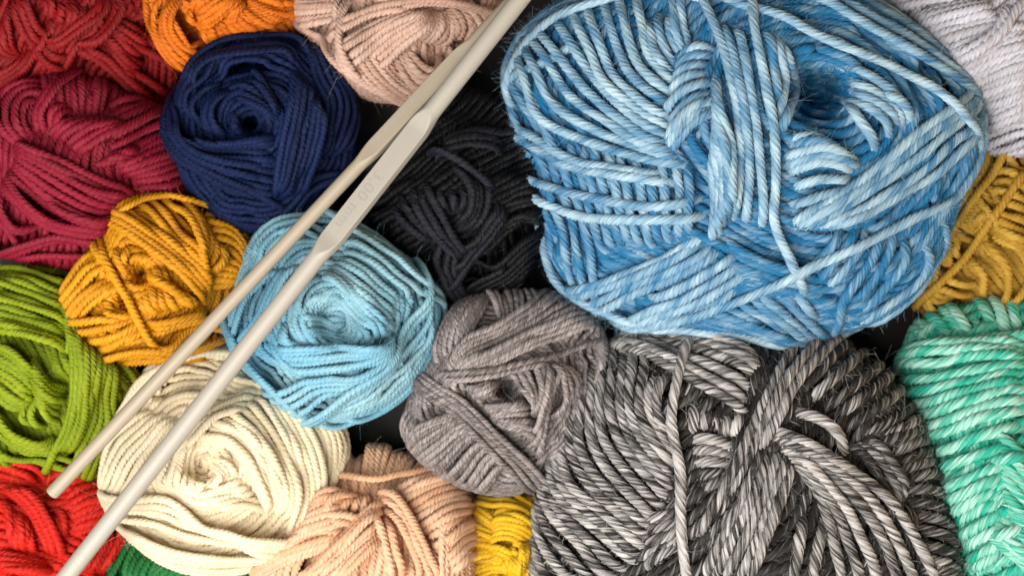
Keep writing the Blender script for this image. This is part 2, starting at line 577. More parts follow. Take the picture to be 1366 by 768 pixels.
            V.append(VV.reshape(-1, 3)); Q.append(q); base += c * ns * 2
            yy = np.stack([np.cos(a), np.sin(a), i * 0.24], 1)
            Y.append(np.repeat(yy, ns * 2, 0)); S.append(np.repeat(np.stack([np.full(c, r1), a * 0, rng.uniform(0.3, 1.3, c)], 1), ns * 2, 0))
        ob = mesh_from_arrays('loose_fibres', np.concatenate(V) * PX, np.concatenate(Q), self.mat, self.root, self.org,
                              {'yarn': np.concatenate(Y), 'strand': np.concatenate(S)})
        ob['kind'] = 'stuff'


def pts(s):
    a = [float(t) for t in s.split()]
    return [(a[i], a[i + 1]) for i in range(0, len(a), 2)]


def ball(name, label, outline, centre, c, d, mat, view, bands, **kw):
    b = Ball(name, label, pts(outline), centre, c, d, mat, **kw)
    b.view = view
    for e in bands:
        if e[0] == 'view':
            b.view = e[1:]
            continue
        opt = e[-1] if isinstance(e[-1], dict) else {}
        g = [x for x in e[1:] if isinstance(x, str)]
        b.band(e[0], *g, **opt)
    b.fuzz()
    return b


M = yarn_material
UP = dict(bridge=True, ten=3.2)
IN = dict(tuck=(1, 1))

# ---- top left: crimson
ball('yarn_ball', 'dark crimson ball of yarn in the top left corner with a loose loop',
     '-60 20 -50 80 -10 110 40 112 100 118 170 130 212 132 226 100 216 60 204 20 210 -40 150 -100 40 -110 -40 -70', (95, 15), 95, 12,
     M('crimson_yarn', (0.18, 0.003, 0.005), (0.33, 0.007, 0.009)), (0, 0, 5.69), [
     (8, '900 130 1000 200 1100 300', '850 250 960 340 1120 420', '820 340 950 470 1100 560', '740 360 860 500 1050 640'),
     (2, '1000 10 1055 80 1010 170', '940 0 980 60 940 160'),
     (4, '-40 250 20 400 110 480', '60 30 80 300 110 470'),
     (4, '110 -40 150 160 250 380', '190 -40 280 200 360 300'),
     (6, '320 -30 340 60 330 120', '460 0 480 120 480 220', '560 -20 570 120 560 230', '650 30 640 130 600 230'),
     (2, '380 170 400 250 440 290', '430 80 460 180 510 230'),
     (3, '200 400 120 500 -40 570', '250 380 200 500 100 560'),
     (3, '230 370 380 450 520 520', '300 360 450 420 560 440'),
     (2, '310 350 450 290 600 170 740 60 790 -60', '360 380 500 290 640 190 790 80 840 -60'),
     (2, '530 370 680 310 790 210 860 100 900 -60', '580 380 700 320 820 210 900 60 930 -60'),
     (3, '530 390 700 430 850 570 960 660 1120 700', '590 370 750 420 880 540 1000 640'),
     (1, '130 635 280 605 460 555'),
     (1, '1100 60 1160 210 1240 370 1310 480 1345 570 1310 680 1210 760', dict(tuck=(1, 1))),
     (1, '960 650 1080 700 1180 720 1290 690'),
     ], seed=1)

# ---- orange
ball('yarn_ball', 'bright orange ball of yarn at the top edge above the navy ball',
     '200 5 212 50 235 80 265 92 320 88 380 66 402 30 408 -20 380 -70 300 -95 230 -70 202 -30', (302, -5), 95, 11,
     M('orange_yarn', (0.60, 0.12, 0.004), (0.85, 0.23, 0.010)), (195, 0, 6.505), [
     (9, '430 330 470 400 540 440', '560 260 620 340 730 390', '700 170 790 250 960 300', '830 110 930 200 1120 250', '930 60 1060 130 1220 130', '930 10 1060 50 1290 40'),
     (5, '50 -60 80 120 180 260 240 420', '190 -60 190 200 290 380 400 480', '250 -60 280 200 360 360 450 450'),
     (1, '330 60 360 190 430 280'),
     (5, '330 60 400 10 500 -60', '430 190 560 80 760 -60', '390 310 520 250 680 130 880 -60'),
     (3, '700 160 760 110 900 20', '640 260 760 190 800 110'),
     (2, '1020 -40 1150 20 1290 20', '960 -50 1080 10 1220 60'),
     ], seed=2)

# ---- beige rose
ball('yarn_ball', 'pale rose beige ball of yarn at the top edge behind the crochet hooks',
     '396 10 405 50 425 85 460 115 495 133 540 134 590 112 640 72 665 20 670 -40 600 -90 500 -100 420 -70 398 -30', (530, 20), 105, 11,
     M('rose_beige_yarn', (0.46, 0.25, 0.17), (0.74, 0.52, 0.42), gloss=0.4), (340, 0, 3.4125), [
     (6, '190 0 270 10 340 -10', '200 60 270 60 340 30', '230 130 300 110 360 80'),
     (7, '280 160 350 200 420 260', '390 190 450 290 600 390', '430 170 580 320 720 400', '600 300 700 360 800 350'),
     (8, '760 190 800 110 840 50', '850 260 890 150 900 50', '950 190 940 100 930 30', '1050 120 1010 40 980 -30'),
     (5, '690 240 760 290 850 280', '630 290 720 350 830 330'),
     (3, '340 -20 370 120 430 250 540 350', '400 -20 410 150 480 290'),
     (7, '390 200 480 140 600 90 760 40', '440 240 570 150 700 80 830 50', '510 270 640 170 740 110 820 60', '575 305 680 220 770 130 830 80'),
     (3, '450 -40 640 0 800 -20 960 20', '640 40 760 15 900 25 1050 70'),
     (2, '300 160 420 90 560 35 720 10 860 15 1040 60', '330 190 440 110 560 60 700 40', UP),
     ], fuzz=1500, seed=3)

# ---- raspberry
ball('yarn_ball', 'raspberry red ball of yarn at the left edge between the crimson and lime balls',
     '-30 200 -5 145 30 118 80 108 140 112 195 140 225 175 245 230 254 270 240 310 160 345 60 347 0 335 -35 270', (108, 228), 108, 12,
     M('raspberry_yarn', (0.18, 0.004, 0.016), (0.33, 0.009, 0.034)), (0, 100, 3.073), [
     (9, '200 50 225 160', '270 40 280 140', '350 40 350 140', '430 50 430 150'),
     (12, '440 80 560 110 700 150', '430 260 560 190 700 170', '480 350 600 280 700 240', '500 400 640 330 720 310', '560 440 680 390 740 400', '620 510 700 490 760 430', '680 540 740 510 775 480'),
     (4, '150 230 160 150 240 90', '240 230 240 180 300 120'),
     (5, '70 290 20 200 60 110 200 55', '110 280 70 200 110 110 210 75', '140 260 110 200 130 130 190 100'),
     (6, '190 230 310 180 490 190', '240 270 350 220 510 210', '330 330 420 270 570 200'),
     (3, '390 380 460 350 560 360', '430 340 500 320 580 290'),
     (4, '-10 480 60 610 140 660', '0 540 30 640 90 720'),
     (8, '60 270 250 340 420 420 580 490', '30 320 200 430 350 520 480 560', '30 390 90 470 230 590 460 630', '-20 450 100 560 230 640 410 670'),
     (2, '170 510 280 560 460 590', '250 410 380 470 540 500'),
     (4, '20 710 130 680 250 660 440 680', '40 745 200 720 410 715'),
     ], seed=4)

# ---- navy
ball('yarn_ball', 'navy blue ball of yarn with a small dark hole at its centre',
     '232 180 238 130 262 85 310 58 370 54 420 66 450 100 470 150 468 220 440 270 390 300 330 312 275 284 245 240', (350, 182), 108, 11,
     M('navy_yarn', (0.002, 0.006, 0.031), (0.008, 0.021, 0.092), gloss=0.22), (220, 40, 2.846), [
     (8, '560 150 620 300 590 520', '640 200 700 320 670 480'),
     (4, '430 690 540 600 640 540', '480 720 600 640 700 520'),
     (7, '70 330 90 230 180 120', '150 410 140 300 220 190', '230 420 190 320 240 220'),
     (4, '240 290 270 350 310 390', '250 400 280 420 330 380'),
     (7, '250 240 330 290 420 330', '270 190 350 230 430 330', '350 140 400 230 440 340'),
     (9, '210 440 300 420 430 390', '80 400 200 460 430 470', '80 440 220 520 430 560', '130 540 280 600 450 680'),
     (4, '40 330 80 440 200 560 360 660', '70 320 130 430 220 480 380 520'),
     (6, '80 200 150 100 280 50 420 40 550 85', '90 230 180 140 310 90 440 75 530 120', '120 240 190 160 320 120 430 110 510 140'),
     (7, '490 130 470 260 440 400 410 640', '550 190 540 340 500 500 440 650', '580 300 575 450 520 640'),
     ], holes=[(334, 164, 13, 45)], seed=5)

# ---- black
ball('yarn_ball', 'fuzzy black ball of yarn between the crochet hooks and the large blue skein',
     '485 270 500 190 540 140 600 118 660 125 715 170 730 260 720 340 690 390 620 398 550 380 505 340', (612, 265), 96, 11.5,
     M('black_yarn', (0.0025, 0.0025, 0.003), (0.020, 0.021, 0.034), gloss=0.3, sheen=0.0, rough=0.4, thr=0.60), (470, 120, 2.744), [
     (6, '330 170 450 140 600 150', '300 230 430 190 580 210'),
     (5, '120 400 200 500 300 580', '190 330 250 450 330 560'),
     (3, '300 360 340 430 360 480', '400 340 410 420 380 470'),
     (7, '240 310 300 420 360 530 440 630', '200 370 260 480 330 570 410 650'),
     (3, '320 560 310 640 360 710', '380 600 370 660 390 700'),
     (5, '360 260 430 350 430 430 385 520', '500 330 500 430 410 560'),
     (3, '590 420 520 530 430 640 340 725', '560 400 490 510 420 600'),
     (1, '250 205 330 220 430 280 550 375', UP),
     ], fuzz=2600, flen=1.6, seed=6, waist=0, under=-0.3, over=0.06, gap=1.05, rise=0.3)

# ---- lime
ball('yarn_ball', 'lime green ball of yarn at the left edge beside the mustard ball',
     '-70 500 -50 410 -20 365 20 350 75 354 105 375 125 420 165 480 192 505 198 560 165 620 110 637 50 625 -20 605 -60 560', (68, 498), 106, 11,
     M('lime_yarn', (0.15, 0.225, 0.002), (0.33, 0.40, 0.010), c3=(0.26, 0.25, 0.006)), (0, 340, 2.56), [
     (6, '340 330 420 440 400 570', '490 380 470 490 420 620'),
     (6, '-30 290 60 330 130 400', '-30 380 60 430 120 500', '-40 440 30 520 110 530'),
     (9, '-40 60 100 70 250 130', '-40 110 100 140 230 220', '-40 180 100 220 230 270', '-30 260 100 290 230 330'),
     (8, '100 330 160 430 220 450', '110 420 170 480 220 500', '130 480 170 560 200 600'),
     (2, '90 510 80 560 120 590', '130 490 110 550 150 610'),
     (8, '-30 500 60 590 190 640', '-30 560 70 640 210 680', '-30 660 80 690 200 740'),
     (7, '210 230 240 400 230 560 170 690', '280 300 290 450 290 560 240 690', '350 370 380 500 390 600 310 730'),
     (2, '180 750 280 755 400 715', '230 770 300 765 380 740'),
     (2, '40 45 170 8 290 50', '-20 60 90 60 240 120', UP),
     ], seed=7)

# ---- mustard
ball('yarn_ball', 'mustard yellow ball of yarn with a loop across its open centre',
     '93 400 98 370 115 345 140 325 148 295 175 277 215 273 265 281 305 306 325 335 326 370 312 430 290 462 240 475 180 477 130 465 105 435', (212, 380), 96, 12,
     M('mustard_yarn', (0.56, 0.20, 0.002), (0.82, 0.38, 0.006), gloss=0.42), (80, 260, 3.338), [
     (8, '540 60 700 110 800 230', '690 200 760 260 780 370', '690 430 740 420 790 380'),
     (7, '200 240 120 310 50 440', '220 330 140 420 70 550', '250 410 150 490 100 600'),
     (6, '180 480 240 520 310 560', '130 540 230 550 320 570', '140 590 240 580 340 570', '160 690 260 660 350 600'),
     (5, '200 700 330 650 480 650 640 690', '160 690 300 700 480 710 620 700'),
     (4, '250 200 265 300 290 370', '330 220 310 310 310 370', '380 260 340 330 330 400'),
     (4, '390 250 400 330 460 410', '450 300 460 350 500 420'),
     (6, '340 440 360 510 410 560', '420 400 440 490 500 550', '500 430 560 490 610 520', '560 440 620 490 660 510'),
     (2, '350 340 440 380 560 440', '400 380 480 410 580 470'),
     (7, '560 110 620 230 640 330', '640 160 690 230 650 340', '690 230 740 290 670 390'),
     (7, '260 165 420 250 560 370 680 500', '300 140 440 190 580 310 710 440', '380 90 500 170 600 270 700 380', '500 80 570 150 630 290'),
     (6, '370 580 520 545 690 510', '420 640 560 600 700 570', '450 690 580 670 760 640'),
     (3, '250 130 330 70 450 45 600 75 730 130', '270 140 370 90 480 75 600 100'),
     (1, '340 80 250 130 215 220 245 370 310 500 370 590 450 660', UP),
     (1, '300 80 225 150 200 240 215 330', dict(tuck=(1, 1))),
     ], zc=128, holes=[(186, 362, 15, 34), (160, 405, 12, 30)], seed=8)

# ---- cream
ball('yarn_ball', 'cream white ball of yarn under the lower ends of the hooks',
     '150 640 160 590 172 540 200 500 250 479 320 480 400 500 438 540 453 590 448 650 420 700 375 735 320 752 270 755 220 737 180 700 160 670', (302, 617), 112, 11,
     M('cream_yarn', (0.85, 0.70, 0.44), (0.92, 0.81, 0.60), gloss=0.3, rough=0.6), (140, 470, 2.578), [
     (7, '690 190 780 290 770 400', '660 180 730 300 740 440 680 580'),
     (6, '90 560 180 680 330 740 540 720', '120 590 220 670 380 700 560 690'),
     (8, '60 300 150 160 300 80 450 60', '200 80 330 30 480 50', '400 30 500 50 600 100'),
     (11, '30 440 60 330 160 180', '80 460 140 330 230 200', '170 470 220 350 290 250', '310 490 310 400 300 320'),
     (5, '350 380 400 420 340 490', '370 360 430 390 460 440'),
     (7, '310 510 420 460 500 430', '370 540 480 520 590 560'),
     (6, '140 410 280 260 420 160 540 110', '280 330 380 230 500 180'),
     (13, '310 310 420 320 500 420 570 570', '350 250 450 280 540 400 600 550', '420 210 520 300 610 450 610 570', '490 140 580 260 650 420 620 610', '560 120 640 260 690 440 640 630', '620 160 710 310 715 480 650 640'),
     (8, '120 480 220 500 330 570 450 600 610 600', '110 550 230 610 380 640 600 640', '150 620 300 680 470 690 640 660'),
     ], zc=118, groove=0.74, wide=1.2, holes=[(267, 622, 20, 26)], fuzz=900, seed=9)

# ---- scarlet
ball('yarn_ball', 'scarlet red ball of yarn in the bottom left corner',
     '-80 720 -60 640 -10 612 60 626 150 638 178 680 172 740 150 800 60 860 -40 850', (50, 732), 96, 12,
     M('scarlet_yarn', (0.52, 0.009, 0.004), (0.72, 0.022, 0.010), gloss=0.3), (0, 600, 4.57), [
     (9, '130 130 300 170 480 180 700 190', '330 300 450 230 720 220', '390 380 500 320 690 280', '400 460 520 400 670 370', '420 540 540 480 650 430'),
     (5, '-40 80 130 120 300 180', '-40 140 100 170 260 220'),
     (6, '620 480 560 600 460 780', '770 440 700 580 640 790'),
     (6, '-10 280 50 420 80 610', '90 350 130 500 150 630', '170 410 190 540 220 630'),
     (4, '310 330 370 420 390 570', '250 420 290 510 350 600'),
     (4, '-30 200 120 320 220 460 330 660', '50 220 170 300 270 430 400 670'),
     (5, '-30 620 150 660 310 700', '-30 740 140 720 340 740'),
     ], seed=10)

# ---- dark green
ball('yarn_ball', 'dark green ball of yarn mostly hidden under the cream ball at the bottom edge',
     '140 790 150 735 175 708 220 695 290 700 330 725 350 770 330 850 240 880 160 850', (245, 785), 78, 12,
     M('green_yarn', (0.006, 0.110, 0.022), (0.020, 0.22, 0.050)), (0, 543, 3.4125), [
     (10, '500 790 540 650 600 560', '600 790 640 690 690 620', '700 800 760 740 820 690', '830 800 900 750 1000 700', '960 820 1040 740 1140 700'),
     ], seed=11)

# ---- peach
ball('yarn_ball', 'peach ball of yarn at the bottom edge between the cream and yellow balls',
     '345 768 360 720 400 660 450 608 500 592 560 602 608 640 628 700 628 780 600 850 490 880 380 850', (490, 722), 104, 12,
     M('peach_yarn', (0.76, 0.38, 0.19), (0.90, 0.62, 0.43), gloss=0.38), (340, 543, 3.4125), [
     (8, '30 780 200 690 400 620', '150 650 280 580 430 540', '240 550 320 490 410 440', '280 470 340 400 410 360'),
     (5, '330 490 380 420 450 370', '480 470 490 420 510 370'),
     (10, '640 330 760 310 920 290', '720 440 820 380 960 370', '760 530 850 460 970 440', '820 610 880 540 970 510', '850 710 920 610 980 590', '870 800 930 700 980 670'),
     (2, '330 500 420 490 500 510', '340 530 420 520 480 530'),
     (7, '160 800 340 640 490 470 590 390', '270 800 420 650 560 510', '400 810 490 690 590 600'),
     (4, '560 340 660 420 760 600 850 800', '610 450 700 590 790 800'),
     (2, '545 470 590 600 650 810', '600 500 650 650 700 800'),
     (1, '340 320 430 308 560 315 680 285 820 285'),
     ], seed=12, waist=0)

# ---- yellow
ball('yarn_ball', 'sunny yellow ball of yarn squeezed between the peach ball and the grey marled skein',
     '618 730 624 678 652 652 690 645 722 660 760 700 770 760 740 820 680 830 635 800', (696, 738), 72, 9.5,
     M('yellow_yarn', (0.72, 0.36, 0.004), (0.90, 0.60, 0.020), gloss=0.4), (600, 640, 6.0), [
     (6, '190 150 280 200 330 240', '160 420 240 430 310 460', '160 720 240 640 310 600'),
     (10, '370 100 500 70 760 250', '320 170 480 190 720 310', '280 280 480 250 700 340', '270 330 440 330 690 380', '290 420 440 370 680 430', '270 490 420 460 570 480'),
     (5, '520 480 600 490 680 520', '390 620 390 700 380 800', '500 620 490 700 480 800', '640 520 600 640 590 800'),
     (4, '560 480 580 570 560 660', '640 500 620 580 620 680'),
     (4, '260 550 370 530 540 600', '280 620 340 590 480 640', '280 700 340 680 400 660'),
     ], seed=13, waist=0)

# ---- lilac grey
ball('yarn_ball', 'pale lilac grey ball of yarn in the top right corner',
     '1165 -10 1190 40 1240 90 1275 140 1300 190 1380 200 1450 150 1460 40 1400 -60 1280 -80 1190 -60', (1310, 60), 115, 14,
     M('lilac_yarn', (0.46, 0.43, 0.45), (0.74, 0.73, 0.80), gloss=0.3), (966, 0, 3.4125), [
     (13, '710 30 800 -10 920 -40', '830 100 1000 50 1220 -20', '880 180 1050 110 1270 50', '1000 270 1150 190 1420 110', '1030 360 1200 280 1420 190', '1100 430 1250 360 1420 290', '1150 500 1280 460 1420 390', '1170 590 1280 540 1420 470'),
     (2, '1010 280 1130 220 1220 150 1300 -20', '1050 290 1160 230 1260 140 1360 -20', UP),
     ], fuzz=1800, seed=14, waist=0)

# ---- ochre
ball('yarn_ball', 'ochre yellow ball of yarn at the right edge with loose pale tipped loops',
     '1228 395 1248 330 1272 270 1292 220 1320 192 1380 182 1450 230 1460 320 1430 410 1360 435 1280 435 1236 425', (1340, 312), 80, 11.5,
     M('ochre_yarn', (0.40, 0.19, 0.010), (0.68, 0.43, 0.07), gloss=0.3), (1200, 180, 3.072), [
     (8, '350 110 430 130 540 170', '370 240 440 270 540 290', '380 350 450 390 540 420', '370 430 440 450 540 500'),
     (4, '320 290 360 330 300 380', '300 380 350 400 330 450'),
     (5, '100 660 190 620 280 690', '150 560 230 600 300 640'),
     (2, '310 30 430 30 540 80', '330 70 400 70 500 120'),
     (3, '440 70 370 180 320 280 230 430 190 510', '380 60 330 180 270 320 200 450'),
     (1, '340 430 430 520 450 610 430 690 340 725'),
     (1, '280 520 350 580 340 700'),
     (1, '540 640 460 690 380 730'),
     (1, '530 120 440 260 390 340 330 430 260 530 150 640', UP),
     ], fuzz=500, gap=1.3, seed=15, waist=0)

# ---- turquoise
ball('yarn_ball', 'turquoise green marled skein of yarn at the right edge below the ochre ball',
     '1220 474 1232 440 1280 420 1366 410 1450 430 1500 560 1500 760 1420 880 1290 860 1262 768 1242 620 1222 520', (1352, 640), 128, 16,
     M('turquoise_yarn', (0.008, 0.42, 0.28), (0.56, 0.84, 0.72), marl=0.45, along=0.40, thr=0.64, soft=0.24), (1086, 400, 2.086), [
     (9, '270 100 340 150', '340 45 410 110', '440 30 490 100', '560 10 600 80'),
     (17, '265 170 400 130 620 100', '280 200 420 165 620 150', '300 280 430 230 620 190', '330 350 440 290 620 250', '345 410 480 350 620 310', '360 540 450 500 560 450', '370 600 450 560 540 510', '390 690 470 640 550 600', '420 770 480 720 530 680'),
     (9, '490 330 560 400 630 480', '500 450 570 550 640 640', '520 590 600 680 650 740', '470 640 540 700 620 770'),
     (2, '480 460 560 440 630 430', '470 680 530 640 600 620'),
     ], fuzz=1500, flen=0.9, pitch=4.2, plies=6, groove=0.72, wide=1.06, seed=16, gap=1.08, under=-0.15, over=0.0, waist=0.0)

# ---- taupe
ball('yarn_ball', 'taupe grey ball of yarn between the light blue ball and the grey marled skein',
     '540 560 548 520 575 470 600 422 640 398 690 391 740 398 785 428 803 465 797 530 775 590 740 640 700 655 640 645 590 622 555 592', (670, 524), 106, 9.5,
     M('taupe_yarn', (0.070, 0.052, 0.047), (0.50, 0.43, 0.41), gloss=1.0, rough=0.30, marl=0.35, thr=0.54), (530, 380, 2.743), [
     (7, '640 120 720 240 700 420', '560 60 700 130 750 250'),
     (9, '240 100 180 200 140 320', '290 80 240 170 210 250', '350 50 290 140 250 230'),
     (11, '320 60 370 110', '440 25 470 100', '540 50 560 150', '640 90 640 190', '720 140 740 240'),
     (9, '50 430 60 560 160 660', '150 620 260 700 380 750'),
     (14, '70 550 110 500 170 470', '150 580 220 530 260 530', '240 650 300 590 350 590', '320 730 390 680 440 680'),
     (8, '320 450 410 430 480 420', '330 490 440 470 510 470', '360 530 450 540 540 600'),
     (5, '220 380 300 370 380 340', '290 420 340 400 370 350'),
     (7, '410 320 470 400 510 430', '490 270 520 380 510 480', '570 270 550 390 520 500'),
     (10, '200 320 260 220 380 150 510 50', '210 320 320 240 480 150 650 110', '230 340 380 280 560 200 750 180'),
     (4, '590 280 620 390 590 510', '610 275 680 340 660 440'),
     (3, '570 280 535 420 510 560', '605 290 565 450 520 670'),
     (6, '130 350 260 450 380 570 530 700', '85 370 200 470 320 590 450 710'),
     (2, '125 335 250 325 450 285 610 248 770 200', '150 355 260 345 430 310 560 275', UP),
     ], holes=[(677, 516, 15, 30)], fuzz=900, seed=17)

# ---- light blue
ball('yarn_ball', 'light sky blue ball of yarn with an open centre under the crochet hook grip',
     '308 430 315 390 330 345 347 312 375 292 420 287 470 294 515 322 560 357 583 387 588 430 570 480 540 523 500 550 455 563 410 556 370 530 332 482', (449, 425), 122, 10.5,
     M('light_blue_yarn', (0.17, 0.40, 0.50), (0.40, 0.64, 0.71), c3=(0.10, 0.42, 0.66), gloss=0.42), (300, 280, 2.56), [
     (5, '230 370 310 370 410 420', '260 440 330 430 420 460'),
     (5, '330 340 400 330 440 370', '340 400 400 390 430 400'),
     (5, '250 330 320 290 390 260', '310 330 370 300 430 320'),
     (5, '420 340 430 400 420 460', '450 370 490 430 510 470'),
     (10, '250 350 280 270 340 210', '190 390 230 280 300 180', '120 400 170 270 240 160', '60 430 110 270 170 190', '25 410 60 280 110 200'),
     (5, '20 340 80 500 200 620 340 710', '100 470 180 570 290 690'),
     (4, '165 400 180 440 210 490', '190 380 215 450 260 480'),
     (6, '75 210 90 110 160 40 300 5 410 20', '120 180 180 100 260 80 340 110'),
     (5, '390 290 460 370 590 440', '440 260 520 350 620 410'),
     (10, '420 40 540 110 640 210 730 270', '400 120 520 190 640 280', '340 180 450 260 610 370', '325 210 420 300 480 380 540 470'),
     (9, '150 470 300 470 420 460 540 460', '190 540 320 530 450 500 570 440', '210 590 350 580 480 540 610 450', '290 670 420 620 540 540 620 460'),
     (6, '640 200 665 290 630 400 540 520 420 600 300 680', '680 310 690 420 610 540 460 640 330 690'),
     (3, '690 220 735 310 725 420 650 560 540 670 420 720 310 700', '715 240 750 340 730 460 650 600 530 700'),
     ], zc=142, holes=[(450, 428, 30, 34)], seed=18)

# ---- grey marled skein
ball('yarn_skein', 'large grey and white marled skein of yarn at the bottom below the big blue skein',
     '720 710 732 640 752 560 788 492 850 457 930 446 1040 446 1110 456 1170 490 1213 560 1238 630 1252 700 1252 790 1200 850 1000 880 800 860 722 790', (985, 650), 135, 15.5,
     M('grey_marled_yarn', (0.020, 0.017, 0.015), (0.66, 0.62, 0.59), marl=0.62, along=0.2, thr=0.43, soft=0.24, gloss=0.3), (690, 430, 2.2717), [
     (7, '770 230 840 150 940 40', '900 240 1000 160 1110 70', '960 330 1080 250 1190 160', '1050 400 1150 350 1230 310', dict(bias=-0.22)),  # right-hand strands toned darker, shaded side painted into their colour
     (11, '1060 360 1150 310 1220 270', '1100 430 1170 390 1250 370', '1130 480 1200 450 1270 470', '1150 540 1230 560 1300 640', '1170 640 1240 660 1300 720', '1180 750 1240 740 1300 800', dict(bias=-0.22)),
     (4, '980 350 1060 430 1100 540 1090 640', '1030 340 1120 450 1150 570', dict(bias=-0.22)),
     (5, '540 220 540 290 530 360', '690 260 670 310 640 360'),
     (5, '500 350 590 355 680 390', '530 520 590 490 650 460'),
     (17, '470 160 440 260 480 390', '390 150 380 300 490 480', '320 140 320 330 480 540', '250 170 240 380 430 620', '190 230 190 450 400 690', '150 310 150 520 380 750', '110 420 140 600 290 800', '70 560 90 680 160 820', '50 600 50 700 80 830'),
     (6, '360 570 430 580 510 560', '350 680 420 660 510 620', '380 760 440 700 510 680'),
     (7, '370 60 600 70 760 130', '300 80 450 90 600 120 750 190', '240 150 300 100 400 120 490 165 710 290'),
     (2, '880 560 840 680 820 800', '930 580 890 690 880 800'),
     (5, '750 350 690 500 550 780', '800 370 740 540 620 790', '850 400 790 560 680 800'),
     (6, '830 390 920 560 980 810', '740 310 900 390 1060 500 1160 640 1240 810'),
     (1, '820 260 930 320 1000 420'),
     (3, '900 30 790 170 710 330 640 480 540 660', '960 80 850 190 780 310 720 400'),
     (1, '575 20 505 170 475 300 500 450 495 600 520 810', UP),
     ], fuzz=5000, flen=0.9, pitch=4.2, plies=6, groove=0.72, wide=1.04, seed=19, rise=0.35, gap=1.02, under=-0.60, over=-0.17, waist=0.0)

# ---- large blue skein
ball('yarn_skein', 'largest skein of yarn, marled blue and white with a dark opening, at the top right',
     '672 100 702 48 760 8 850 -12 1000 -22 1120 -8 1200 42 1268 105 1296 150 1294 210 1270 270 1250 340 1215 394 1168 430 1100 444 1040 456 960 452 870 437 802 412 748 378 723 330 718 290 694 240 687 180 676 130', (985, 215), 150, 13.6,
     M('blue_marled_yarn', (0.012, 0.155, 0.33), (0.56, 0.75, 0.82), c3=None, marl=0.24, along=0.5, thr=0.53, soft=0.32, fibre=0.8, gloss=0.25, alen=0.04), (640, 0, 3.27), [
     ('view', 960, 235, 3.27),
     (6, '560 220 470 330 390 430', '830 250 720 450 580 600', dict(bias=-0.16)),  # deep and rim strands toned darker, their shade painted into the colour
     (6, '-40 510 120 570 250 660', '320 480 390 560 450 620', dict(bias=-0.16)),
     (4, '-150 590 50 600 210 650', '-100 540 60 580 200 620', dict(bias=-0.16)),
     (2, '850 230 850 400 580 630', '925 165 945 420 630 660'),
     ('view', 640, 235, 3.27),
     (15, '190 -230 260 -60 420 400', '900 -80 920 100 920 300', dict(bias=-0.16)),
     (4, '330 480 500 580 690 620', '480 610 700 690 900 700', dict(bias=-0.16)),
     ('view', 640, 0, 3.27),
     (4, '360 220 460 165', '420 320 510 240'),
     (13, '215 340 260 520 420 620 700 700 940 730', '320 220 450 370 600 510 720 600 850 645', '490 130 540 320 680 450 840 550', '680 100 720 270 840 375', '780 40 790 170 835 275', '895 30 890 110 910 200'),
     (3, '280 620 400 690 560 725 810 765', '270 650 400 720 620 760 860 800'),
     (8, '1020 190 930 200 850 240', '1010 290 880 330 780 400', '1020 400 900 470 810 590', '1040 480 920 560 810 700'),
     (3, '230 180 470 70 760 10 1000 30', '350 100 600 30 900 -10'),
     ('view', 960, 0, 3.27),
     (1, '700 30 800 120 850 250'),
     (7, '280 610 380 590 490 630', '280 690 450 640 620 710', '290 760 430 700 620 750', '310 930 420 880 570 830'),
     (3, '420 270 530 380 640 430 800 550', '500 280 700 380 850 550'),
     (1, '500 390 600 530 700 670'),
     (2, '560 420 690 510 760 610', '650 390 740 440 840 540'),
     ('view', 640, 235, 3.27),
     (7, '480 460 600 440 800 360 1010 230', '560 490 760 430 1000 300', '710 530 880 450 1120 310', '770 560 960 490 1190 350', '850 585 1000 555 1150 480'),
     (1, '190 -10 300 40 500 90 760 125 980 100', UP),
     (1, '210 50 330 130 480 175 700 185 1000 170', UP),
     ('view', 960, 0, 3.27),
     (7, '280 1000 400 910 480 870 620 768 780 630 950 480', '360 1020 550 890 720 780 860 670 970 560', '480 1000 640 940 820 840 940 760 1040 620'),
     (3, '190 140 230 300 260 460', '250 160 320 370 260 600', ),
     (5, '-20 330 0 480 50 650 60 920', '0 540 -30 700 -20 900 -30 1070', dict(tuck=(1, 1))),
     (4, '-70 50 10 220 70 450 90 700 60 1000', '60 100 110 300 150 520 180 768 195 1030'),
     (7, '190 -30 400 50 650 190 900 330 1100 470', '300 -70 500 20 720 140 950 310 1110 450', '420 -90 600 0 800 140 980 300 1120 420'),
     (4, '-960 400 -930 250 -850 140 -700 70 -550 0 -400 -60', '-920 440 -890 290 -800 160 -640 70 -440 0 -250 -40', dict(bias=-0.16)),
     (1, '-886 490 -876 380 -796 220 -646 110 -446 50 -246 10 -46 15 110 70 300 130 500 210 720 300 900 410 1050 600', UP),
     ('view', 640, 235, 3.27),
     (1, '245 140 285 300 400 450 560 530 800 610 1000 650 1200 668 1420 680', UP),
     ('view', 960, 0, 3.27),
     (1, '120 -40 140 150 190 350 230 550 245 768 240 960 310 1130 385 1290', UP),
     (1, '1040 520 1100 640 1030 770 930 890 720 1010 500 1110 350 1170 200 1240 30 1295 -80 1330 -200 1355', UP),
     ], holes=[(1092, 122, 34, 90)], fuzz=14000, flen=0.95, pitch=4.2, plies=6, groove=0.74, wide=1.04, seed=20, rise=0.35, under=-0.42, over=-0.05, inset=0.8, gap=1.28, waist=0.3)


# ------------------------------------------------------------------ surface under the balls
S = 0.6
tv = [(-S, -S, 0), (S, -S, 0), (S, S, 0), (-S, S, 0)]
table = mesh_from_arrays('table_surface', tv, [(0, 1, 2, 3)], surface_material(), smooth=False)
table['kind'] = 'structure'


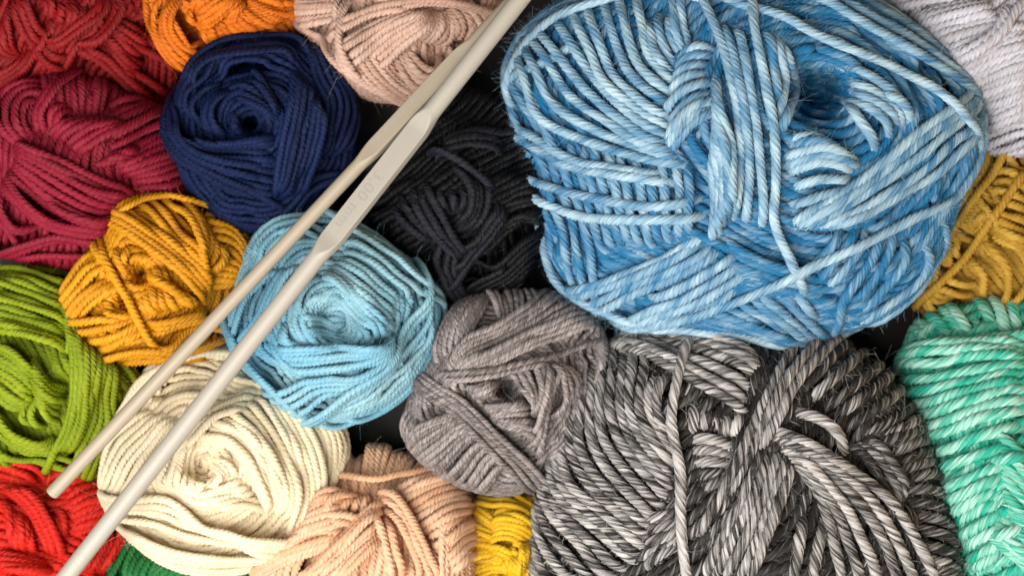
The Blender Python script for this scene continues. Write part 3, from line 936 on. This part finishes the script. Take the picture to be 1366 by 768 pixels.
# ------------------------------------------------------------------ crochet hooks
def crochet_hook(name, label, tip, top, z_tip, z_top, r, grip, grip_half, mat, z_sink=0.62, roll=0.35):
    """A straight shaft from its blunt end (photo pixel 'tip') to past the frame ('top'); grip = (s0, s1) in photo
    pixels from the blunt end, where the shaft is pressed flat and a little wider."""
    a = ground_point(*tip, z_tip); b = ground_point(*top, z_top)
    L = np.linalg.norm(b - a); T = (b - a) / L
    side = np.cross(np.array([0, 0, 1.0]), T); side /= np.linalg.norm(side)
    up = np.cross(T, side)
    side, up = side * math.cos(roll) - up * math.sin(roll), up * math.cos(roll) + side * math.sin(roll)
    nv = 48
    ang = np.arange(nv) / nv * 2 * math.pi
    ss = np.unique(np.concatenate([np.linspace(0, r * 0.5, 10), np.linspace(r * 0.5, L, 260),
                                   np.linspace(grip[0] - 60, grip[0] + 60, 60), np.linspace(grip[1] - 60, grip[1] + 60, 60)]))
    ss = ss[(ss >= 0) & (ss <= L)]
    V = []
    for s in ss:
        ef = 1.0
        if s < r * 0.5:
            ef = 0.70 + 0.30 * math.sqrt(max(0, 1 - (1 - s / (r * 0.5)) ** 2))
        e0 = min(1, max(0, (s - grip[0] + 14) / 34)); e1 = min(1, max(0, (grip[1] + 14 - s) / 34))
        e = min(e0, e1); e = e * e * (3 - 2 * e)
        hw = r * (1 - e) + grip_half * e
        cut = r * (1 - e) + r * z_sink * e
        # the hook head, past the frame
        x = np.cos(ang); y = np.sin(ang)
        if e > 0:
            p = 2.0 + 2.2 * e
            q = (np.abs(x) ** p + np.abs(y) ** p) ** (1 / p)
            x, y = x / q, y / q
        px, py = x * hw, np.clip(y * r, -r * 0.9 if e > 0.5 else -r, cut)
        head = L - s
        if head < 60:
            k = min(1, head / 22)
            px = px * (0.35 + 0.65 * math.sqrt(k)); py = py * (0.35 + 0.65 * math.sqrt(k))
            if 26 < head < 52:
                py = np.minimum(py, r * (0.15 + 0.85 * abs(head - 39) / 13))
        V.append(a + T * s + np.outer(px * ef, side) + np.outer(py * ef, up))
    V = np.concatenate(V)
    n = len(ss)
    i = np.arange(n - 1)[:, None] * nv; k = np.arange(nv)[None, :]; k2 = (k + 1) % nv
    q = np.stack([i + k, i + k2, i + nv + k2, i + nv + k], -1).reshape(-1, 4)
    org = a * PX
    root = bpy.data.objects.new(name, None); link(root)
    root.location = tuple(org)
    root['label'] = label; root['category'] = 'crochet hook'; root['group'] = 'crochet hooks lying across the balls of yarn'
    # shaft mesh is kept in its own frame: x along the shaft, so the material grain runs lengthwise
    M = np.stack([T, side, up], 1)
    loc = (V - a) @ M * PX
    sh = mesh_from_arrays('shaft', loc, q, mat, root)
    me = sh.data
    bm_faces = [list(range(nv))[::-1], list(range((n - 1) * nv, n * nv))]
    import bmesh
    bm = bmesh.new(); bm.from_mesh(me); bm.verts.ensure_lookup_table()
    for f in bm_faces:
        fc = bm.faces.new([bm.verts[j] for j in f]); fc.smooth = False
    bmesh.ops.recalc_face_normals(bm, faces=bm.faces)
    bm.to_mesh(me); bm.free()
    import mathutils
    R = mathutils.Matrix([[T[0], side[0], up[0]], [T[1], side[1], up[1]], [T[2], side[2], up[2]]])
    root.rotation_euler = R.to_euler()
    return root, dict(a=a, T=T, side=side, up=up, L=L, r=r, cut=r * z_sink)


def flat_mat(name, col, rough=0.5):
    m, nt, b = nodes_of(name)
    n = nt.nodes.new('ShaderNodeTexNoise'); n.inputs['Scale'].default_value = 2500
    tc = nt.nodes.new('ShaderNodeTexCoord'); nt.links.new(tc.outputs['Object'], n.inputs['Vector'])
    mx = nt.nodes.new('ShaderNodeMix'); mx.data_type = 'RGBA'
    mx.inputs['A'].default_value = (*col, 1); mx.inputs['B'].default_value = (*[min(1, c * 1.35) for c in col], 1)
    nt.links.new(n.outputs['Fac'], mx.inputs['Factor']); nt.links.new(mx.outputs['Result'], b.inputs['Base Color'])
    b.inputs['Roughness'].default_value = rough
    return m


def lettering(text, root, info, s_start, size, side_off, mat, name, extrude):
    cu = bpy.data.curves.new('lettering_curve', 'FONT')
    cu.body = text; cu.size = size * PX; cu.extrude = extrude * PX; cu.space_character = 1.15
    tmp = bpy.data.objects.new('lettering_tmp', cu); coll.objects.link(tmp)
    dg = bpy.context.evaluated_depsgraph_get()
    me = bpy.data.meshes.new_from_object(tmp.evaluated_get(dg))
    bpy.data.objects.remove(tmp)
    ob = bpy.data.objects.new(name, me); me.materials.append(mat)
    link(ob, root)
    # text runs towards the blunt end, its top to the right of the photo
    ob.rotation_euler = (0, 0, math.pi)
    ob.location = (s_start * PX, side_off * PX, (info['cut'] + 0.10) * PX)
    return ob


h1, i1 = crochet_hook('crochet_hook', 'thinner beige crochet hook with its blunt end on the scarlet ball, printed grip',
                      (68, 659), (793, -115), 268, 290, 8.8, (570, 752), 10.6,
                      hook_material('beige_plastic', (0.33, 0.27, 0.19), (0.41, 0.345, 0.26)), z_sink=0.72)
h2, i2 = crochet_hook('crochet_hook', 'thicker grey white crochet hook with a flattened grip marked 3.00 mm',
                      (52, 815), (802, -138), 272, 314, 11.2, (572, 772), 13.6,
                      hook_material('grey_white_plastic', (0.36, 0.325, 0.265), (0.43, 0.395, 0.335)), z_sink=0.45)
lettering('3.00 mm', h2, i2, 686, 21.0, 7.5, flat_mat('engraved_grey', (0.30, 0.28, 0.25)), 'size_marking', 0.25)

# worn, unreadable print on the other grip: a row of tiny strokes
vv, qq = [], []
r2 = random.Random(3)
sx = 585.0
while sx < 672:
    for kk in range(r2.choice((1, 2, 2, 3))):
        w, h = r2.uniform(0.9, 1.6), r2.uniform(2.0, 5.5)
        if r2.random() < 0.4:
            w, h = h * 0.8, w
        x, y = sx + r2.uniform(-1, 1), 3.0 + r2.uniform(-2.5, 3.0)
        n0 = len(vv); zz = i1['cut'] + 0.12 + 0.02 * kk
        vv += [(x - w / 2, y - h / 2, zz), (x + w / 2, y - h / 2, zz), (x + w / 2, y + h / 2, zz), (x - w / 2, y + h / 2, zz)]
        qq.append((n0, n0 + 1, n0 + 2, n0 + 3))
    sx += r2.uniform(4.0, 7.5)
mesh_from_arrays('worn_print', np.array(vv) * PX, qq, flat_mat('worn_ink', (0.30, 0.29, 0.29)), h1, smooth=False)


# ------------------------------------------------------------------ camera and light
cam = bpy.data.cameras.new('camera'); co = link(bpy.data.objects.new('camera', cam))
co.location = tuple(CAM * PX)
cam.sensor_width = 36.0
cam.lens = 36.0 * DCAM / 1366.0
cam.clip_start = 0.005; cam.clip_end = 20
cam.dof.use_dof = True
cam.dof.focus_distance = (CAM[2] - 265) * PX
cam.dof.aperture_fstop = 13.0
scene.camera = co


def area(name, loc, target, size, power, col, sy=None):
    l = bpy.data.lights.new(name, 'AREA'); l.energy = power; l.color = col
    l.shape = 'RECTANGLE'; l.size = size; l.size_y = sy or size
    o = link(bpy.data.objects.new(name, l)); o.location = loc
    import mathutils
    o.rotation_euler = (mathutils.Vector(target) - mathutils.Vector(loc)).to_track_quat('-Z', 'Y').to_euler()


WORLD = 0.055
area('window_light', (-0.13, -0.16, 0.36), (0, 0, 0.03), 0.36, 3.6, (1.0, 0.97, 0.93))
area('warm_room_light', (0.42, 0.08, 0.22), (0, 0, 0.03), 0.25, 0.6, (1.0, 0.66, 0.38))


w = bpy.data.worlds.new('World'); scene.world = w; w.use_nodes = True
w.node_tree.nodes['Background'].inputs[0].default_value = (0.85, 0.92, 1.0, 1)
w.node_tree.nodes['Background'].inputs[1].default_value = WORLD
scene.view_settings.view_transform = 'Standard'
scene.view_settings.look = 'None'
scene.view_settings.exposure = 0.0
scene.cycles.max_bounces = 10
scene.cycles.diffuse_bounces = 7
scene.cycles.use_denoising = True
